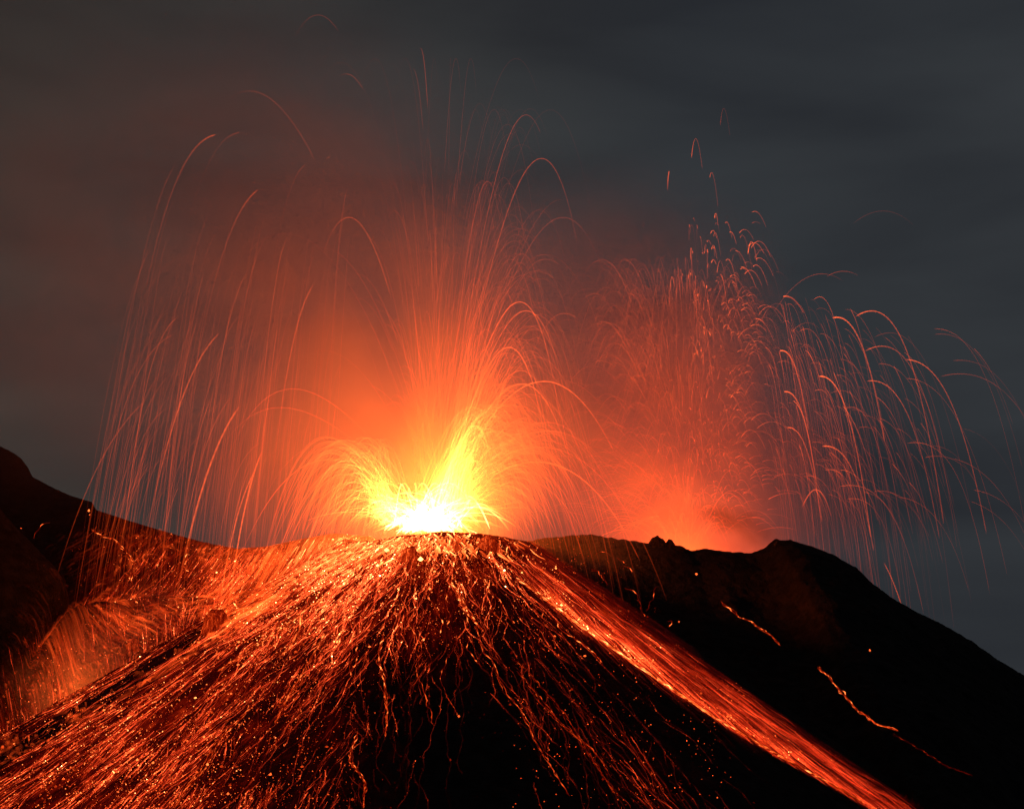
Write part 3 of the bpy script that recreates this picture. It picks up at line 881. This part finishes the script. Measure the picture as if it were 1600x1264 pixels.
L_('stream ending in a sprinkle of red sparks right of centre', [(772, 928), (782, 940), (786, 955), (795, 965), (802, 975)], .26, 1.2, .7, strands=2)
L_('lone thin stream in the black area beside the right flank', [(842, 948), (848, 963), (850, 978), (842, 992), (840, 1005), (855, 1020)], .2, .8, .35)
L_('ragged stream branching under the bright channel', [(865, 965), (878, 985), (900, 1000), (918, 1012), (930, 1020), (940, 1037)], .24, 1.2, 1.4, strands=2)
L_('faint long stream across the lower right front', [(800, 1030), (822, 1045), (848, 1075), (870, 1100), (890, 1128), (912, 1165), (935, 1200), (960, 1240)], .2, .45, .3, strands=3, spread=8)
L_('second faint stream near the lower right front', [(808, 1048), (840, 1085), (868, 1120), (900, 1150), (925, 1170), (950, 1205)], .2, .5, .4, strands=3, spread=7)
L_('tall looping stream left of centre', [(600, 990), (594, 1010), (590, 1035), (598, 1050), (601, 1080), (604, 1110), (603, 1150)], .32, 2.0, .8, strands=3, spread=2)
L_('stream looping beside the tall one', [(556, 1000), (555, 1020), (545, 1040), (548, 1055), (556, 1040), (560, 1015)], .24, 1.2, 1.0)
L_('bright kinked stream on the left shoulder', [(590, 860), (560, 890), (520, 925), (490, 945), (470, 960), (468, 985), (455, 1010), (440, 1025)], .38, 3.2, 1.3, strands=4, spread=3)
L_('orange stream running left from the bright kink', [(470, 960), (440, 985), (405, 1005), (378, 1025), (340, 1050)], .34, 1.8, .9, strands=4, spread=4)
L_('long stream running diagonally on the middle left', [(530, 945), (515, 975), (500, 1005), (480, 1040), (455, 1080), (440, 1110), (430, 1130)], .3, 1.6, .8, strands=4, spread=4)
L_('forked stream low on the left front', [(395, 1100), (375, 1125), (350, 1150), (335, 1170), (320, 1200), (290, 1235), (275, 1262)], .26, 1.1, .7, strands=4, spread=4)
L_('stream low in the centre left shaped like a frayed rope', [(560, 1145), (552, 1165), (548, 1190), (560, 1205), (573, 1225), (566, 1262)], .26, 1.1, .6, strands=4, spread=3)
L_('yellow orange stream pouring through the notch beside the dark hump', [(345, 905), (352, 925), (362, 940), (375, 952), (366, 968), (350, 985)], .42, 3.2, 2.4, strands=4, spread=2.5)
L_('orange fan of lava pouring over the left side of the dark hump', [(352, 945), (335, 950), (318, 965), (312, 985), (308, 1002)], .3, 2.0, 1.4, strands=4, spread=3)
L_('slanting orange stream below the left ridge', [(143, 826), (160, 838), (175, 842), (190, 856), (205, 872), (215, 890)], .3, 1.6, .8, strands=3, spread=3, jag=3)
L_('small bent stream beside the black spur', [(78, 817), (65, 820), (55, 832), (52, 842)], .24, 1.0, 1.0, jag=1)
L_('vertical chain of glowing lumps in the left bowl', [(292, 855), (290, 870), (287, 885), (295, 892)], .3, 2.0, 2.2, strands=3, spread=3)
L_('second chain of glowing lumps lower in the left bowl', [(205, 890), (208, 910), (205, 930), (215, 942)], .3, 1.3, 1.8, strands=3, spread=4)

L_('small red curl just right of the crater shoulder', [(930, 868), (938, 862), (947, 863), (955, 870)], .22, .9, .7, jag=.8, M=24)
L_('short slanting red dash on the smoky slope right of the crater', [(964, 871), (970, 876), (976, 880)], .24, 1.3, .9, jag=.5, M=20)
L_('bent red dash below the slanting one on the smoky slope', [(974, 884), (982, 887), (988, 892), (986, 896)], .24, 1.3, 1.1, jag=.5, M=20)
L_('ragged red patch low on the smoky slope beside the avalanche', [(925, 890), (936, 893), (944, 905), (950, 915)], .24, .9, .6, strands=3, jag=2, M=24)
L_('small hooked ember trail above the end of the forked stream', [(1043, 972), (1050, 970), (1049, 976), (1045, 981)], .22, .9, 1.2, jag=.5, M=20)

# streaks of the left bowl: soft orange trails tumbling down-left into the gully
n = 3400
sp, sx, sy = sample_seeds(n, lambda a, b: (a < 460) * np.clip(bilin(a, b) / 4.5, 0, 1) * (b < 1185 - (a) * .58 + 20) * np.clip(2.4 * vnoise(a / 38 + b / 60, b / 45 + 3) - .35, 0.03, 1) ** 1.6, xr=(-10, 460), yr=(825, 1264))
m = len(sp)
M = 8
x = sp[:, 0].copy(); y = sp[:, 1].copy(); out = []
side = np.where(sy < 900, U(-.6, .4, m), U(-1.1, -.3, m)); w = rng.normal(0, .3, m)
ds = U(.35, 1.2, m)
for q_ in range(M):
    out.append(np.stack([x, y, terrain_h(x, y)], -1))
    w = .7 * w + rng.normal(0, .12, m) + .9 * (vnoise(x / 11 + 3, terrain_h(x, y) / 11) - .5)
    x = x + ds * (side + w); y = y - ds * np.where(sy < 900, .62, .12)
pt = np.stack(out, 1)
u = np.linspace(0, 1, M)[None]
pt[..., 2] += .3 + 2.2 * np.sin(u * np.pi) * (rng.random(m) ** 2)[:, None]
gl = path_glow(pt, .014) * (rng.gamma(1.2, .8, m) + .1)[:, None] * np.sin(u * np.pi * .92 + .12)
tag(tube_obj('left_bowl_lava_rain', pt, np.repeat(U(.12, .6, m)[:, None], M, 1), gl * 1.1, M_SPARK), 'soft orange lava streaks tumbling through the left bowl into the gully', 'lava streaks', None, 'stuff')


# ------------------------------------------------------------------ rocks
def rock(name, label, cat, px, py, w, h, Y=None, mat=M_ROCK_COLD, seed=1, squash=1.0, group=None, sink=.25, hot=0.0):
    """a craggy block; px, py = where its foot stands"""
    q, hit = raycast(np.array([float(px)]), np.array([float(py)]))
    c = q[0]
    import bmesh
    bm = bmesh.new(); bmesh.ops.create_icosphere(bm, subdivisions=4, radius=1)
    for v in bm.verts:
        p = np.array(v.co)
        d = 1 + .55 * float(fbm(np.array(p[0] * 1.6 + seed * 7), np.array(p[2] * 1.6 + p[1] * 1.3 + seed), 5))
        d += .25 * float(fbm(np.array(p[0] * 6 + seed), np.array(p[2] * 6 + p[1] * 5), 3))
        v.co = Vector((p[0] * w * .5 * d, p[1] * w * .5 * d, p[2] * h * d * squash))
    me = bpy.data.meshes.new(name); bm.to_mesh(me); bm.free(); me.materials.append(mat)
    if hot:  # emission for lava streaks and for red light falling on the rock
        me.materials[0] = M_ROCK
        me.attributes.new('ember_and_light', 'FLOAT', 'POINT').data.foreach_set('value', np.full(len(me.vertices), hot, np.float32))
        co = np.array([v.co for v in me.vertices], np.float32)
        me.attributes.new('flow', 'FLOAT_VECTOR', 'POINT').data.foreach_set('vector', (co * np.array([2, 2, 1.0], np.float32))[:, [0, 2, 1]].ravel())
    o = bpy.data.objects.new(name, me); col.objects.link(o)
    o.location = (c[0], c[1] + w * .3, c[2] - h * sink)
    return tag(o, label, cat, group)


rock('rock_outcrop', 'taller craggy black rock knob on the crest of the right ridge', 'rock', 1027, 853, 8.5, 6.5, seed=3)
rock('rock_outcrop', 'lower black knob just right of the tall one on the ridge crest', 'rock', 1047, 855, 5.5, 4.6, seed=8)
rock('rock_outcrop', 'ragged low rocks trailing right of the two ridge knobs', 'rock', 1061, 859, 7.5, 2.6, seed=11)
rock('boulder', 'rounded dark boulder streaked with lava on the right lip of the crater', 'rock', 762, 858, 9.0, 6.0, seed=5, hot=1.3)
rock('lava_pinnacle', 'small reddish pinnacle on the near lip of the crater', 'rock', 640, 872, 5.5, 6.0, seed=6, hot=1.6)
rock('lava_pinnacle', 'little pointed crag right of the bright vent', 'rock', 712, 860, 3.0, 3.6, seed=16, hot=1.6)
rock('boulder', 'black hump in the left notch with lava pouring round it', 'rock', 334, 985, 8.5, 9.0, seed=9, hot=.9)
rock('boulder', 'smaller dark hump left of the big hump in the gully', 'rock', 205, 1010, 7.0, 4.0, seed=13, hot=.9)


def block(label, px, py, r, g):
    q, hit = raycast(np.array([float(px)]), np.array([float(py)]))
    o = beads_obj('glowing_block', np.zeros((1, 3)), np.array([r]), np.array([g]), M_LAVA)
    o.location = q[0] + np.array([0, -.1, r * .6])
    return tag(o, label, 'glowing rock', 'single glowing rocks')


block('glowing rock alone on the dark top of the left ridge', 139, 799, .6, 2.5)
block('small glowing rock just under the one on the left ridge', 140, 805, .35, 1.4)
block('glowing red rock by itself in the middle of the dark right hill', 1359, 1017, .45, 1.6)
block('glowing rock in the dark just right of the forked stream', 1061, 972, .35, 1.4)
block('glowing rock above the forked stream on the upper right hill', 1088, 898, .6, 1.8)
block('flat yellow white rock below the near lip of the crater', 657, 876, .8, 7)
block('bright yellow rock left of the pinnacle under the crater lip', 604, 862, .9, 6)
block('glowing red rock in the black gap below the right channel', 914, 1026, .45, 1.6)
block('red rock at the end of a thin stream low in the centre', 717, 1120, .35, 1.5)
block('red rock hanging on the black spur at the far left', 33, 826, .35, 1.4)

# ------------------------------------------------------------------ smoke lit by the vents
def blob_volume(name, label, blobs, dens, colour, noise_scale, n_lo, n_hi, step=1.0, emit=None, wob=0.0):
    """one closed ellipsoid-box of smoke; blobs = (world centre, radii, amount)"""
    lo = np.min([np.array(c) - np.array(r) for c, r, a in blobs], 0); hi = np.max([np.array(c) + np.array(r) for c, r, a in blobs], 0)
    me = bpy.data.meshes.new(name)
    v = [(x_, y_, z_) for x_ in (lo[0], hi[0]) for y_ in (lo[1], hi[1]) for z_ in (lo[2], hi[2])]
    me.from_pydata(v, [], [(0, 1, 3, 2), (4, 6, 7, 5), (0, 4, 5, 1), (2, 3, 7, 6), (0, 2, 6, 4), (1, 5, 7, 3)])
    o = bpy.data.objects.new(name, me); col.objects.link(o)
    m = bpy.data.materials.new(name + '_smoke'); m.use_nodes = True
    n, l = m.node_tree.nodes, m.node_tree.links
    n.clear()
    out = n.new('ShaderNodeOutputMaterial'); pv = n.new('ShaderNodeVolumePrincipled')
    pv.inputs['Color'].default_value = (*colour, 1)
    tc = n.new('ShaderNodeTexCoord')
    ns = n.new('ShaderNodeTexNoise'); ns.inputs['Scale'].default_value = noise_scale; ns.inputs['Detail'].default_value = 3.0; ns.inputs['Distortion'].default_value = .6
    l.new(tc.outputs['Object'], ns.inputs['Vector'])
    total = None
    for c, r, a in blobs:
        vm = n.new('ShaderNodeVectorMath'); vm.operation = 'SUBTRACT'; vm.inputs[1].default_value = tuple(c); l.new(tc.outputs['Object'], vm.inputs[0])
        v2 = n.new('ShaderNodeVectorMath'); v2.operation = 'DIVIDE'; v2.inputs[1].default_value = tuple(r); l.new(vm.outputs[0], v2.inputs[0])
        ln = n.new('ShaderNodeVectorMath'); ln.operation = 'LENGTH'; l.new(v2.outputs[0], ln.inputs[0])
        mr = n.new('ShaderNodeMapRange'); mr.interpolation_type = 'SMOOTHSTEP'
        mr.inputs['From Min'].default_value = 1.0; mr.inputs['From Max'].default_value = 0.0
        mr.inputs['To Min'].default_value = 0.0; mr.inputs['To Max'].default_value = a
        l.new(ln.outputs['Value'], mr.inputs['Value'])
        if total is None: total = mr.outputs[0]
        else:
            ad = n.new('ShaderNodeMath'); ad.operation = 'ADD'; l.new(total, ad.inputs[0]); l.new(mr.outputs[0], ad.inputs[1]); total = ad.outputs[0]
    nr = n.new('ShaderNodeMapRange'); nr.inputs['From Min'].default_value = n_lo; nr.inputs['From Max'].default_value = n_hi
    nr.inputs['To Min'].default_value = 0.32; nr.inputs['To Max'].default_value = 1.55
    l.new(ns.outputs['Fac'], nr.inputs['Value'])
    mu = n.new('ShaderNodeMath'); mu.operation = 'MULTIPLY'; l.new(total, mu.inputs[0]); l.new(nr.outputs[0], mu.inputs[1])
    m2 = n.new('ShaderNodeMath'); m2.operation = 'MULTIPLY'; l.new(mu.outputs[0], m2.inputs[0]); m2.inputs[1].default_value = dens
    l.new(m2.outputs[0], pv.inputs['Density'])
    l.new(pv.outputs[0], out.inputs['Volume'])
    me.materials.append(m)
    m.cycles.volume_sampling = 'EQUIANGULAR'
    m.cycles.volume_step_rate = step
    return tag(o, label, 'smoke', None, 'stuff')


def bl(px, py, Y, rx, rz, ry, a):
    """smoke puff centred at a place, radii in metres"""
    return (P(px, py, Y), (rx, ry, rz), a)


blob_volume('smoke_plume', 'orange lit smoke cloud drifting up and left from both vents', [
    bl(670, 690, 505, 105, 115, 75, 1.35),
    bl(600, 560, 520, 120, 120, 85, 1.0),
    bl(430, 430, 540, 130, 120, 90, 1.0),
    bl(150, 330, 560, 190, 150, 110, .75),
    bl(690, 790, 500, 45, 40, 40, .9),
    bl(1030, 730, 690, 115, 125, 80, 1.5),
    bl(1000, 540, 690, 90, 110, 75, 2.6),
], .0032, (.93, .9, .86), .016, .36, .66, step=1.0)

blob_volume('dark_smoke', 'dark ash smoke drifting low over the right rim in front of the red glow', [
    bl(1148, 812, 640, 17, 9, 12, 1.0), bl(1185, 835, 636, 13, 8, 10, .8), bl(1110, 800, 645, 14, 6, 10, .6)], .05, (.06, .045, .04), .09, .35, .65)


def lamp(name, p, energy, colour, size):
    d = bpy.data.lights.new(name, 'POINT'); d.energy = energy; d.color = colour; d.shadow_soft_size = size
    o = bpy.data.objects.new(name, d); o.location = p; col.objects.link(o)
    return o


blob_volume('gully_dust', 'red lit dust hanging over the tumbling lava in the left gully', [
    bl(60, 1120, 515, 32, 26, 18, .9), bl(150, 1040, 530, 34, 26, 18, 1.0), bl(250, 960, 550, 30, 18, 18, .6), bl(0, 1230, 505, 26, 24, 16, .8)], .02, (.9, .85, .8), .05, .35, .65)
lamp('gully_lava_glow', P(120, 1075, 518), 4.5e4, (1, .14, .02), 10.0)
lamp('gully_lower_lava_glow', P(20, 1190, 500), 3.5e4, (1, .14, .02), 10.0)
lamp('vent_glow', P(690, 806, 500), 1.1e6, (1, .125, .010), 3.0)
lamp('second_vent_glow', P(1050, 915, 690), 1.4e6, (1, .088, .009), 9.0)
